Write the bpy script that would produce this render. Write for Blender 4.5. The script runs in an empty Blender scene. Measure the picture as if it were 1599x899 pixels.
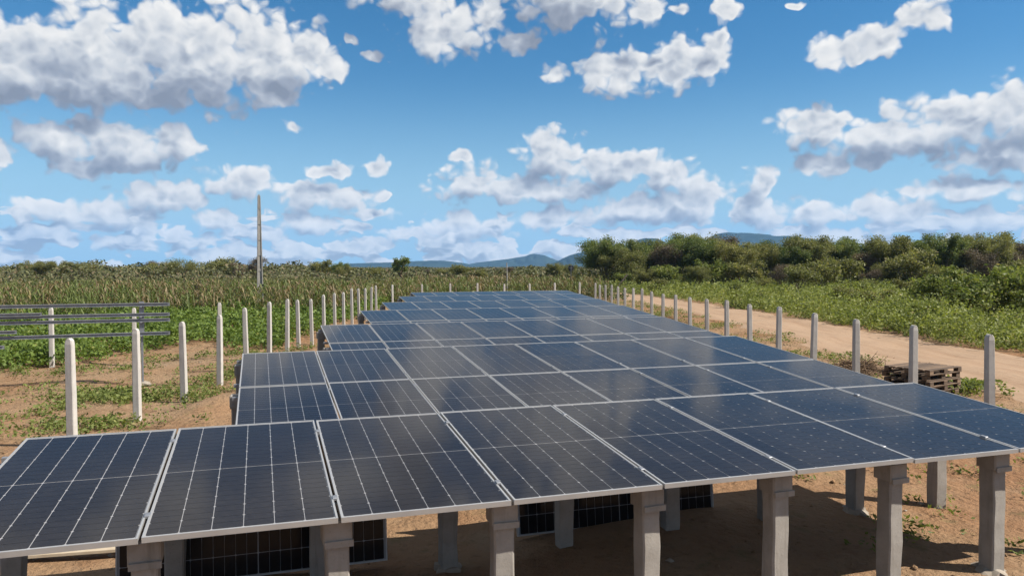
import bpy, math, random
import numpy as np
from mathutils import Matrix, Vector

scene = bpy.context.scene
R = math.radians
CAM_H = 2.75

# ------------------------------------------------------------------ camera
cam_data = bpy.data.cameras.new('camera')
cam = bpy.data.objects.new('camera', cam_data)
scene.collection.objects.link(cam)
cam_data.sensor_width = 36.0
cam_data.lens = 27.18
cam_data.clip_start = 0.05
cam_data.clip_end = 30000.0
cam.matrix_world = (Matrix.Translation((0, 0, CAM_H))
                    @ Matrix.Rotation(R(90 - 1.5955), 4, 'X') @ Matrix.Rotation(R(-0.1885), 4, 'Z'))
scene.camera = cam

# ------------------------------------------------------------------ render / exposure
scene.render.engine = 'CYCLES'
scene.cycles.use_denoising = True
scene.cycles.max_bounces = 6
scene.cycles.diffuse_bounces = 3
scene.cycles.glossy_bounces = 3
scene.cycles.transmission_bounces = 4
scene.cycles.volume_bounces = 1
scene.cycles.caustics_reflective = False
scene.cycles.caustics_refractive = False
scene.view_settings.view_transform = 'Standard'
scene.view_settings.look = 'None'
scene.view_settings.gamma = 1.0
scene.view_settings.use_curve_mapping = False
scene.view_settings.exposure = 0.85

# ------------------------------------------------------------------ sun
SUN_EL, SUN_AZ = R(43.5), R(98.0)          # azimuth clockwise from +Y
sd = Vector((math.sin(SUN_AZ) * math.cos(SUN_EL), math.cos(SUN_AZ) * math.cos(SUN_EL), math.sin(SUN_EL)))
sun_data = bpy.data.lights.new('sun', 'SUN')
sun_data.energy = 5.0
sun_data.angle = R(0.53)
sun_data.color = (1.0, 0.93, 0.83)
sun = bpy.data.objects.new('sun', sun_data)
sun.rotation_euler = sd.to_track_quat('Z', 'Y').to_euler()
scene.collection.objects.link(sun)


# ------------------------------------------------------------------ node helpers
class NT:
    """small wrapper for writing node trees"""
    def __init__(self, tree, flat=False):
        self.t = tree
        self.n = tree.nodes
        self.l = tree.links
        self.flat = flat

    def put(self, sock, v):
        if isinstance(v, bpy.types.NodeSocket):
            self.l.new(v, sock)
        elif v is not None:
            sock.default_value = v

    def node(self, kind, **kw):
        nd = self.n.new(kind)
        for k, v in kw.items():
            setattr(nd, k, v)
        return nd

    def m(self, op, a, b=None, c=None, clamp=False):
        nd = self.node('ShaderNodeMath', operation=op, use_clamp=clamp)
        for i, v in enumerate((a, b, c)):
            self.put(nd.inputs[i], v)
        return nd.outputs[0]

    def v(self, op, a, b=None, out=0):
        nd = self.node('ShaderNodeVectorMath', operation=op)
        self.put(nd.inputs[0], a)
        if b is not None:
            self.put(nd.inputs[1], b)
        return nd.outputs[out]

    def noise(self, vec, scale, detail=4.0, rough=0.55, dist=0.0):
        nd = self.node('ShaderNodeTexNoise', noise_dimensions='2D' if self.flat else '3D')
        self.put(nd.inputs['Vector'], vec)
        nd.inputs['Scale'].default_value = scale
        nd.inputs['Detail'].default_value = detail
        nd.inputs['Roughness'].default_value = rough
        nd.inputs['Distortion'].default_value = dist
        return nd.outputs[0]

    def ramp(self, fac, stops, interp='LINEAR'):
        nd = self.node('ShaderNodeValToRGB')
        nd.color_ramp.interpolation = interp
        e = nd.color_ramp.elements
        while len(e) < len(stops):
            e.new(0.5)
        for el, (p, c) in zip(e, stops):
            el.position = p
            el.color = (*c, 1.0) if len(c) == 3 else c
        self.put(nd.inputs[0], fac)
        return nd.outputs[0]

    def mix(self, fac, a, b, mode='MIX'):
        nd = self.node('ShaderNodeMix', data_type='RGBA', blend_type=mode)
        self.put(nd.inputs[0], fac)
        for s, x in ((nd.inputs[6], a), (nd.inputs[7], b)):
            if isinstance(x, tuple) and len(x) == 3:
                x = (*x, 1.0)
            self.put(s, x)
        return nd.outputs[2]

    def smooth(self, val, lo, hi, a=0.0, b=1.0):
        nd = self.node('ShaderNodeMapRange', interpolation_type='SMOOTHSTEP')
        self.put(nd.inputs[0], val)
        for i, x in enumerate((lo, hi, a, b)):
            nd.inputs[i + 1].default_value = x
        return nd.outputs[0]


# ------------------------------------------------------------------ world: clear sky plus cumulus clouds
# clouds as (azimuth, elevation, half width, rise, drop) in thousandths of a radian
CLOUDS = [(-570, 218, 112, 74, 56), (-481, 228, 98, 80, 56), (-389, 240, 90, 84, 68), (-321, 242, 74, 74, 56), (-262, 262, 40, 38, 32), (-232, 251, 25, 23, 28), (-295, 210, 25, 20, 21), (-491, 197, 117, 29, 20), (-472, 139, 91, 41, 28), (-529, 142, 37, 32, 32), (-408, 146, 44, 27, 20), (-586, 120, 32, 22, 17), (-492, 116, 89, 15, 15), (-330, 98, 47, 30, 24), (-423, 81, 54, 24, 18), (-530, 65, 43, 17, 13), (-483, 59, 66, 18, 13), (-367, 57, 31, 15, 15), (-506, 46, 41, 7, 7), (-450, 27, 44, 13, 10), (-235, 86, 60, 23, 18), (-179, 67, 39, 8, 10), (-250, 53, 43, 18, 14), (-163, 88, 11, 7, 7), (-276, 172, 15, 9, 8), (-227, 120, 33, 12, 10), (-175, 128, 19, 14, 12), (-177, 258, 16, 11, 8), (-201, 277, 10, 7, 6), (-130, 345, 70, 90, 50), (-90, 283, 58, 60, 28), (-28, 310, 30, 50, 35), (82, 350, 108, 110, 64), (10, 278, 25, 15, 13), (171, 313, 24, 20, 18), (135, 243, 56, 39, 33), (203, 245, 48, 34, 34), (251, 257, 25, 30, 39), (56, 241, 21, 17, 12), (261, 275, 14, 13, 24), (211, 309, 18, 10, 8), (272, 305, 20, 16, 14), (350, 303, 11, 6, 6), (401, 249, 38, 32, 23), (445, 254, 32, 19, 21), (486, 271, 30, 23, 19), (373, 168, 48, 22, 31), (450, 155, 74, 30, 34), (523, 160, 70, 30, 42), (577, 161, 54, 42, 52), (381, 117, 44, 17, 15), (560, 119, 78, 15, 18), (537, 83, 86, 16, 16), (461, 60, 60, 22, 19), (552, 46, 72, 17, 14), (433, 120, 29, 15, 14), (50, 144, 48, 35, 41), (-49, 105, 62, 28, 25), (140, 125, 90, 25, 34), (196, 114, 47, 21, 32), (33, 97, 116, 23, 18), (-65, 139, 16, 8, 7), (164, 70, 69, 25, 21), (232, 75, 60, 34, 26), (312, 95, 22, 32, 28), (305, 64, 51, 28, 24), (374, 62, 27, 19, 17), (50, 57, 56, 22, 17), (-57, 48, 70, 23, 18), (-143, 44, 28, 15, 11), (-319, 38, 54, 17, 9), (-196, 27, 48, 11, 8), (393, 34, 59, 14, 9)]


def cloud_group(name, clouds, rest_on):
    """signed cloud form over (azimuth, elevation): > 0 inside a cloud"""
    g = bpy.data.node_groups.new(name, 'ShaderNodeTree')
    g.interface.new_socket('Vector', in_out='INPUT', socket_type='NodeSocketVector')
    g.interface.new_socket('Field', in_out='OUTPUT', socket_type='NodeSocketFloat')
    t = NT(g, True)
    gi = t.node('NodeGroupInput')
    go = t.node('NodeGroupOutput')
    p = gi.outputs[0]
    sx = t.node('ShaderNodeSeparateXYZ')
    t.put(sx.inputs[0], p)
    el = sx.outputs[1]
    # low banks of cloud towards the horizon, all round
    f = t.noise(t.v('MULTIPLY', p, (17, 38, 0)), 1.0, 3.0, 0.5)
    f = t.m('ADD', t.m('MULTIPLY', t.m('SUBTRACT', f, 0.5), 7.0), t.smooth(el, 0.02, 0.11, 0.55, -2.4))
    acc = None
    for (a, e, w, up, dn) in clouds:
        d1 = t.node('ShaderNodeVectorMath', operation='MULTIPLY_ADD')
        d2 = t.node('ShaderNodeVectorMath', operation='MULTIPLY_ADD')
        for nd, sw, sv in ((d1, 1000 / w, 1000 / up), (d2, -1000 / w, -1000 / dn)):
            t.put(nd.inputs[0], p)
            nd.inputs[1].default_value = (sw, sv, 0)
            nd.inputs[2].default_value = (-a / 1000 * sw, -e / 1000 * sv, 0)
        ln = t.v('LENGTH', t.v('MAXIMUM', d1.outputs[0], d2.outputs[0]), out=1)
        acc = ln if acc is None else t.m('SMOOTH_MIN', acc, ln, 0.26)
    if acc is not None:
        f = t.m('MAXIMUM', t.m('SUBTRACT', 1.0, acc), f)
    if rest_on:
        # scattered cumulus over the rest of the sky
        rest = t.noise(t.v('MULTIPLY', p, (5.2, 8.5, 0)), 1.0, 2.0, 0.5)
        rest = t.m('MULTIPLY', t.m('SUBTRACT', rest, 0.44), 5.0)
        far_up = t.smooth(el, 0.36, 0.44)
        far_side = t.smooth(t.m('ABSOLUTE', sx.outputs[0]), 0.67, 0.76)
        out_w = t.m('MAXIMUM', far_up, far_side)
        rest = t.m('SUBTRACT', rest, t.m('MULTIPLY', t.m('SUBTRACT', 1.0, out_w), 4.0))
        f = t.m('MAXIMUM', f, rest)
    t.l.new(t.m('MAXIMUM', f, -3.0), go.inputs[0])
    return g


world = bpy.data.worlds.new('World')
scene.world = world
world.use_nodes = True
wt = NT(world.node_tree, True)
wt.n.clear()
sky = wt.node('ShaderNodeTexSky', sky_type='NISHITA', sun_disc=False)
sky.sun_elevation = SUN_EL
sky.sun_rotation = SUN_AZ
sky.altitude = 400
sky.air_density = 1.0
sky.dust_density = 0.2
sky.ozone_density = 1.6
tc = wt.node('ShaderNodeTexCoord')
sx = wt.node('ShaderNodeSeparateXYZ')
wt.put(sx.inputs[0], tc.outputs['Generated'])
az = wt.m('ARCTAN2', sx.outputs[0], sx.outputs[1])
el = wt.m('ARCSINE', sx.outputs[2])
cb = wt.node('ShaderNodeCombineXYZ')
wt.put(cb.inputs[0], az)
wt.put(cb.inputs[1], el)
P = cb.outputs[0]


def billows(p):
    """cauliflower break-up of the cloud edges"""
    vv = wt.v('MULTIPLY', p, (1.0, 1.2, 0))
    n1 = wt.noise(vv, 20, 5.0, 0.56)

    def puffs(sc):
        vo = wt.node('ShaderNodeTexVoronoi', feature='SMOOTH_F1', voronoi_dimensions='2D')
        wt.put(vo.inputs['Vector'], vv)
        vo.inputs['Scale'].default_value = sc
        vo.inputs['Smoothness'].default_value = 0.3
        return vo.outputs[0]
    a = wt.m('MULTIPLY', wt.m('SUBTRACT', n1, 0.5), 0.95)
    b = wt.m('MULTIPLY', wt.m('SUBTRACT', 0.42, puffs(30)), 0.75)
    c = wt.m('MULTIPLY', wt.m('SUBTRACT', 0.40, puffs(80)), 0.42)
    return wt.m('ADD', wt.m('ADD', a, b), c)


w = wt.node('ShaderNodeTexNoise', noise_dimensions='2D')
wt.put(w.inputs['Vector'], P)
w.inputs['Scale'].default_value = 34
w.inputs['Detail'].default_value = 2
warp = wt.v('SCALE', wt.v('SUBTRACT', w.outputs[1], (0.5, 0.5, 0.5)))
warp.node.inputs['Scale'].default_value = 0.016
Pw = wt.v('ADD', P, warp)

hs = wt.node('ShaderNodeHueSaturation')
hs.inputs['Saturation'].default_value = 1.42
hs.inputs['Value'].default_value = 1.12
hs.inputs['Hue'].default_value = 0.497
wt.put(hs.inputs['Color'], sky.outputs[0])
skycol = wt.mix(wt.smooth(el, -0.02, 0.25, 0.96, 0.0), hs.outputs[0], (3.3, 5.9, 8.3))


def background(col):
    bg = wt.node('ShaderNodeBackground')
    wt.put(bg.inputs[0], col)
    bg.inputs[1].default_value = 0.0545 + 1e-7 * len(wt.n)      # kept distinct so that Cycles skips the unused ones
    return bg.outputs[0]


def choose(fac, a, b):
    ms = wt.node('ShaderNodeMixShader')
    wt.put(ms.inputs[0], fac)
    wt.l.new(a, ms.inputs[1])
    wt.l.new(b, ms.inputs[2])
    return ms.outputs[0]


def sky_part(name, clouds, rest_on):
    """clear sky, and cloud only where this part of the sky has any"""
    grp = cloud_group(name, clouds, rest_on)
    Q = wt.v('ADD', Pw, (1e-6 * (len(bpy.data.node_groups) + 1), 0, 0))   # keeps the parts separate, so only one is evaluated

    def forms(p):
        gr = wt.node('ShaderNodeGroup')
        gr.node_tree = grp
        wt.put(gr.inputs[0], p)
        return gr.outputs[0]
    B0 = forms(Q)
    # a second look a little towards the sun (right and up) tells the lit side from the shaded base
    reach = wt.v('SCALE', (0.105, 0.20, 0))
    wt.put(reach.node.inputs['Scale'], wt.m('ADD', el, 0.035))
    B1 = forms(wt.v('ADD', Q, reach))
    N0 = billows(Q)
    N1 = billows(wt.v('ADD', Q, (0.007, 0.010, 0)))
    D0 = wt.m('ADD', B0, N0)
    alpha = wt.m('MULTIPLY', wt.smooth(D0, -0.05, 0.38), wt.smooth(B0, -0.34, -0.06))
    lit = wt.m('MULTIPLY_ADD', wt.m('MINIMUM', wt.m('SUBTRACT', B0, B1), 0.50), 0.72, 0.33)
    lit = wt.m('MULTIPLY_ADD', wt.m('SUBTRACT', N0, N1), 0.60, lit)
    thick = wt.smooth(D0, 0.1, 0.9, -0.16, 0.14)
    lit = wt.m('ADD', lit, wt.smooth(el, 0.02, 0.13, 0.20, 0.0))
    lit = wt.m('SUBTRACT', lit, thick, clamp=True)
    ccol = wt.ramp(lit, [(0.0, (2.6, 2.95, 3.7)), (0.25, (3.7, 4.1, 4.9)), (0.5, (5.9, 6.25, 6.8)), (0.72, (8.0, 8.1, 8.2)), (1.0, (9.8, 9.6, 9.3))])
    hz = wt.smooth(el, -0.01, 0.08, 0.34, 0.0)
    ccol = wt.mix(hz, ccol, (6.4, 7.3, 8.2))
    full = background(wt.mix(alpha, skycol, ccol))
    return choose(wt.m('GREATER_THAN', B0, -0.62), background(skycol), full)


def near(c, lo, hi, e0, e1):
    return (c[0] + 1.65 * c[2] + 26 > lo and c[0] - 1.65 * c[2] - 26 < hi and
            c[1] + 1.65 * c[3] + 14 > e0 and c[1] - 1.65 * c[4] - 36 < e1)


def sector_tree(lo, hi, e0, e1):
    """halves the sky ahead until each part holds few clouds"""
    cl = [c for c in CLOUDS if near(c, lo, hi, e0, e1)]
    if len(cl) <= 17 or hi - lo < 60:
        return sky_part('cumulus_part', cl, hi > 600 or lo < -600 or e1 > 330)
    ma, me_ = (lo + hi) / 2, (e0 + e1) / 2
    opts = []
    for k in range(2):
        h = [(lo, ma, e0, e1), (ma, hi, e0, e1)] if k == 0 else [(lo, hi, e0, me_), (lo, hi, me_, e1)]
        opts.append((sum(sum(near(c, *q) for c in CLOUDS) for q in h), k, h))
    _, k, h = min(opts)
    fac = wt.m('GREATER_THAN', az, ma / 1000) if k == 0 else wt.m('GREATER_THAN', el, me_ / 1000)
    return choose(fac, sector_tree(*h[0]), sector_tree(*h[1]))


ahead = sector_tree(-780, 780, -40, 460)
around = sky_part('cumulus_rest', [], True)
is_out = wt.m('MAXIMUM', wt.m('GREATER_THAN', wt.m('ABSOLUTE', az), 0.78), wt.m('GREATER_THAN', el, 0.46))
top = choose(is_out, ahead, around)
wo = wt.node('ShaderNodeOutputWorld')
wt.l.new(top, wo.inputs[0])
world.cycles.sampling_method = 'MANUAL'
world.cycles.sample_map_resolution = 512

# ------------------------------------------------------------------ materials
MATS = {}


def material(name):
    mt = bpy.data.materials.new(name)
    mt.use_nodes = True
    t = NT(mt.node_tree)
    b = t.n['Principled BSDF']
    MATS[name] = mt
    return mt, t, b


def bump(t, b, height, strength=0.3, dist=0.02):
    bp = t.node('ShaderNodeBump')
    bp.inputs['Strength'].default_value = strength
    bp.inputs['Distance'].default_value = dist
    t.put(bp.inputs['Height'], height)
    t.l.new(bp.outputs[0], b.inputs['Normal'])


def simple(name, c1, c2, scale, rough=0.8, metallic=0.0, bstr=0.0, bdist=0.01, detail=6, coords='Object'):
    mt, t, b = material(name)
    c = t.node('ShaderNodeTexCoord').outputs[coords]
    n = t.noise(c, scale, detail, 0.6)
    t.put(b.inputs['Base Color'], t.ramp(n, [(0.3, c1), (0.7, c2)]))
    b.inputs['Roughness'].default_value = rough
    b.inputs['Metallic'].default_value = metallic
    if bstr:
        bump(t, b, n, bstr, bdist)
    return mt


# bare soil of the plot and fields
mt, t, b = material('soil')
g = t.node('ShaderNodeNewGeometry').outputs['Position']
n_big = t.noise(g, 0.16, 5, 0.6)
n_mid = t.noise(g, 1.1, 6, 0.62)
n_fin = t.noise(g, 9.0, 6, 0.65)
base = t.ramp(n_big, [(0.36, (0.2386, 0.1277, 0.0649)), (0.5, (0.2539, 0.1570, 0.0875)), (0.66, (0.2590, 0.1785, 0.1081))])
base = t.mix(t.smooth(n_mid, 0.52, 0.70, 0, 0.75), base, (0.1676, 0.0895, 0.0449))
base = t.mix(t.smooth(n_mid, 0.46, 0.30, 0, 0.45), base, (0.2844, 0.2027, 0.1261))
base = t.mix(t.smooth(n_fin, 0.55, 0.75, 0, 0.6), base, (0.1270, 0.0776, 0.0381))
litter = t.noise(g, 2.6, 8, 0.7)
base = t.mix(t.smooth(litter, 0.54, 0.68, 0, 0.55), base, (0.1371, 0.1157, 0.0492))
# far ground is weed-covered
sxy = t.node('ShaderNodeSeparateXYZ')
t.put(sxy.inputs[0], g)
far = t.smooth(sxy.outputs[1], 50, 85)
base = t.mix(t.m('MULTIPLY', far, 0.85), base, (0.0608, 0.0629, 0.0200))
t.put(b.inputs['Base Color'], base)
b.inputs['Roughness'].default_value = 0.95
b.inputs['Specular IOR Level'].default_value = 0.15
bump(t, b, t.m('ADD', t.m('MULTIPLY', n_mid, 1.0), t.m('MULTIPLY', n_fin, 0.45)), 0.9, 0.2)

# dirt road, paler and packed
mt, t, b = material('road_dirt')
g = t.node('ShaderNodeNewGeometry').outputs['Position']
st = t.v('MULTIPLY', g, (1.6, 0.12, 1))
n1 = t.noise(st, 1.0, 5, 0.6)
n2 = t.noise(g, 6.0, 6, 0.65)
base = t.ramp(n1, [(0.3, (0.2551, 0.1662, 0.1040)), (0.5, (0.2959, 0.2024, 0.1316)), (0.7, (0.3163, 0.2220, 0.1476))])
base = t.mix(t.smooth(n2, 0.52, 0.72, 0, 0.6), base, (0.2040, 0.1301, 0.0764))
t.put(b.inputs['Base Color'], base)
b.inputs['Roughness'].default_value = 0.95
b.inputs['Specular IOR Level'].default_value = 0.15
bump(t, b, t.m('ADD', n1, t.m('MULTIPLY', n2, 0.4)), 0.6, 0.08)

# concrete
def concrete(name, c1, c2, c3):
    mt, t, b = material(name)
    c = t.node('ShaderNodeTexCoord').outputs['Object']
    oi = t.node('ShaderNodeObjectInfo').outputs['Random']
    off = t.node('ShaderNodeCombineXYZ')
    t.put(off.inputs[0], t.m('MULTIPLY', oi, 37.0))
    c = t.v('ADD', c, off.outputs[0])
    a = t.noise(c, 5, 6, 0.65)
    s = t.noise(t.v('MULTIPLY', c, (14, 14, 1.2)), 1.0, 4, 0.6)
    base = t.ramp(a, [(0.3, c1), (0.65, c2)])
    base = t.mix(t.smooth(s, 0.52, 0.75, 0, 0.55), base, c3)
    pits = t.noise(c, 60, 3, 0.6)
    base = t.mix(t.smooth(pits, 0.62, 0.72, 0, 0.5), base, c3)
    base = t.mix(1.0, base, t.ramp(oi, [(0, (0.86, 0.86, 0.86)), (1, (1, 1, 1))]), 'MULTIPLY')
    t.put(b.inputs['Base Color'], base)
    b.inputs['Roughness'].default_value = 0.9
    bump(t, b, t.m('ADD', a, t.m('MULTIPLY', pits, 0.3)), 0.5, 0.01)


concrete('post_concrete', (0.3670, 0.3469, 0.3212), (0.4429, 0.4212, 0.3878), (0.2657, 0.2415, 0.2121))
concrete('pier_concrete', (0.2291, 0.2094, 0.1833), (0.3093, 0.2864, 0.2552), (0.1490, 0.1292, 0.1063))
concrete('pole_concrete', (0.2291, 0.2177, 0.2005), (0.2978, 0.2864, 0.2635), (0.1604, 0.1490, 0.1318))

simple('aluminium', (0.3605, 0.3605, 0.3605), (0.4249, 0.4249, 0.4185), 3, 0.42, 0.45)
simple('galvanised', (0.2163, 0.2254, 0.2433), (0.3245, 0.3335, 0.3515), 8, 0.5, 0.6)
simple('dark_metal', (0.0129, 0.0129, 0.0142), (0.0322, 0.0322, 0.0322), 6, 0.6)
simple('rubber', (0.0077, 0.0077, 0.0077), (0.0193, 0.0180, 0.0167), 10, 0.8)
simple('pale_wood', (0.3541, 0.2833, 0.1931), (0.4249, 0.3541, 0.2575), 9, 0.8)
simple('dry_twig', (0.1030, 0.0612, 0.0322), (0.1803, 0.1159, 0.0644), 6, 0.9)
simple('bark', (0.0966, 0.0773, 0.0579), (0.1931, 0.1610, 0.1288), 7, 0.95, bstr=0.4)
simple('cement_spill', (0.2060, 0.1674, 0.1223), (0.3026, 0.2640, 0.2189), 7, 0.95, bstr=0.5, bdist=0.02)

# weathered pallet boards
mt, t, b = material('pallet_wood')
c = t.node('ShaderNodeTexCoord').outputs['Object']
oi = t.node('ShaderNodeObjectInfo').outputs['Random']
n = t.noise(t.v('MULTIPLY', c, (3, 40, 40)), 1.0, 5, 0.6)
base = t.ramp(n, [(0.3, (0.0580, 0.0370, 0.0221)), (0.7, (0.1265, 0.0863, 0.0553))])
base = t.mix(1.0, base, t.ramp(oi, [(0, (0.65, 0.62, 0.6)), (0.7, (1.15, 1.12, 1.1)), (1, (1.9, 1.85, 1.8))]), 'MULTIPLY')
t.put(b.inputs['Base Color'], base)
b.inputs['Roughness'].default_value = 0.9

# module glass over silicon cells: dark cell, glossy coat, a film of dust
def glassy(name, c1, c2, dust):
    mt, t, b = material(name)
    g = t.node('ShaderNodeNewGeometry').outputs['Position']
    oi = t.node('ShaderNodeObjectInfo').outputs['Random']
    base = t.ramp(oi, [(0, c1), (1, c2)])
    n = t.noise(g, 0.55, 6, 0.62)
    n2 = t.noise(g, 24.0, 4, 0.6)
    dm = t.m('MULTIPLY', t.smooth(n, 0.35, 0.75, 0.25, 1.0), t.smooth(n2, 0.3, 0.7, 0.7, 1.0))
    base = t.mix(t.m('MULTIPLY', dm, dust), base, (0.30, 0.26, 0.21))
    t.put(b.inputs['Base Color'], base)
    b.inputs['Roughness'].default_value = 0.6
    b.inputs['Specular IOR Level'].default_value = 0.0
    b.inputs['Coat Weight'].default_value = 0.72
    t.put(b.inputs['Coat Roughness'], t.smooth(n, 0.3, 0.7, 0.07, 0.13))
    b.inputs['Coat IOR'].default_value = 1.33
    b.inputs['Sheen Weight'].default_value = 0.03
    b.inputs['Sheen Roughness'].default_value = 0.45
    b.inputs['Sheen Tint'].default_value = (0.85, 0.80, 0.74, 1)


glassy('cell', (0.0060, 0.0058, 0.0080), (0.0095, 0.0090, 0.0115), 0.07)
glassy('backsheet', (0.27, 0.275, 0.29), (0.31, 0.315, 0.33), 0.2)


def leafmat(name, dark, light, dry=None, trans=0.35):
    mt, t, b = material(name)
    at = t.node('ShaderNodeAttribute', attribute_name='tint')
    stops = [(0.0, dark), (0.8, light)]
    if dry:
        stops += [(0.88, dry), (1.0, dry)]
    col = t.ramp(at.outputs['Fac'], stops)
    oi = t.node('ShaderNodeObjectInfo').outputs['Random']
    col = t.mix(1.0, col, t.ramp(oi, [(0, (0.82, 0.85, 0.8)), (1, (1.1, 1.06, 1.0))]), 'MULTIPLY')
    t.put(b.inputs['Base Color'], col)
    b.inputs['Roughness'].default_value = 0.6
    b.inputs['Specular IOR Level'].default_value = 0.25
    tr = t.node('ShaderNodeBsdfTranslucent')
    t.put(tr.inputs[0], t.mix(1.0, col, (1.15, 1.2, 0.6), 'MULTIPLY'))
    ms = t.node('ShaderNodeMixShader')
    ms.inputs[0].default_value = trans
    t.l.new(b.outputs[0], ms.inputs[1])
    t.l.new(tr.outputs[0], ms.inputs[2])
    t.l.new(ms.outputs[0], t.n['Material Output'].inputs[0])
    return mt


leafmat('bean_leaf', (0.0613, 0.1082, 0.0238), (0.1551, 0.2165, 0.0469), (0.2309, 0.2237, 0.0649))
leafmat('weed_leaf', (0.0946, 0.1275, 0.0370), (0.2386, 0.2673, 0.0782), (0.3290, 0.2796, 0.1317))
leafmat('grass_leaf', (0.1705, 0.2006, 0.0552), (0.3110, 0.3311, 0.1003), (0.4013, 0.3411, 0.1705))
leafmat('scrub_leaf', (0.0794, 0.0938, 0.0361), (0.1732, 0.1804, 0.0686), (0.2165, 0.1732, 0.0938))
leafmat('tree_leaf', (0.0728, 0.1061, 0.0365), (0.1711, 0.2081, 0.0693), (0.2138, 0.1958, 0.0729))
leafmat('olive_leaf', (0.1112, 0.1225, 0.0474), (0.2310, 0.2284, 0.0874), (0.2652, 0.2203, 0.1094))
leafmat('brown_leaf', (0.0938, 0.0722, 0.0541), (0.1732, 0.1371, 0.1010), (0.1804, 0.1082, 0.0722), 0.2)
leafmat('dry_straw', (0.1197, 0.0880, 0.0493), (0.2534, 0.1971, 0.1126), (0.1760, 0.1162, 0.0598), 0.25)
leafmat('wood_leaf', (0.0660, 0.0748, 0.0352), (0.1276, 0.1320, 0.0598), (0.1584, 0.1232, 0.0748), 0.2)
leafmat('corn_green', (0.0704, 0.0986, 0.0282), (0.1549, 0.1830, 0.0563), (0.2675, 0.2112, 0.1056), 0.3)


# hills
def hillmat(name, c1, c2, rock):
    mt, t, b = material(name)
    c = t.node('ShaderNodeTexCoord').outputs['Object']
    n = t.noise(c, 0.006, 8, 0.65)
    n2 = t.noise(c, 0.02, 6, 0.65)
    base = t.ramp(n, [(0.35, c1), (0.65, c2)])
    base = t.mix(t.smooth(n2, 0.60, 0.74, 0, 0.6), base, rock)
    t.put(b.inputs['Base Color'], base)
    b.inputs['Roughness'].default_value = 1.0
    b.inputs['Specular IOR Level'].default_value = 0.0


hillmat('hill_scrub', (0.016, 0.026, 0.020), (0.030, 0.045, 0.030), (0.075, 0.065, 0.055))

# ------------------------------------------------------------------ mesh helpers
COL = scene.collection


def mesh(name, verts, faces, mat=None, smooth=False, tint=None):
    me = bpy.data.meshes.new(name)
    v = np.asarray(verts, dtype=np.float32).reshape(-1, 3)
    if isinstance(faces, np.ndarray):
        k = faces.shape[1]
        me.vertices.add(len(v))
        me.vertices.foreach_set('co', v.ravel())
        me.loops.add(faces.size)
        me.loops.foreach_set('vertex_index', faces.astype(np.int32).ravel())
        me.polygons.add(len(faces))
        me.polygons.foreach_set('loop_start', np.arange(0, faces.size, k, dtype=np.int32))
        me.update(calc_edges=True)
    else:
        me.from_pydata([tuple(map(float, p)) for p in v], [], faces)
        me.update()
    if tint is not None:
        at = me.attributes.new('tint', 'FLOAT', 'POINT')
        at.data.foreach_set('value', np.asarray(tint, dtype=np.float32))
    if mat:
        me.materials.append(MATS[mat])
    if smooth:
        me.polygons.foreach_set('use_smooth', [True] * len(me.polygons))
    return me


def link(name, data, parent=None, loc=(0, 0, 0), rot=(0, 0, 0), scale=None):
    o = bpy.data.objects.new(name, data)
    COL.objects.link(o)
    o.location = loc
    o.rotation_euler = rot
    if scale is not None:
        o.scale = scale
    if parent:
        o.parent = parent
    return o


def tag(o, label=None, cat=None, group=None, kind=None):
    for k, v in (('label', label), ('category', cat), ('group', group), ('kind', kind)):
        if v:
            o[k] = v
    return o


def thing(name, label, cat, loc=(0, 0, 0), rz=0.0, group=None):
    return tag(link(name, None, None, loc, (0, 0, rz)), label, cat, group)


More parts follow.
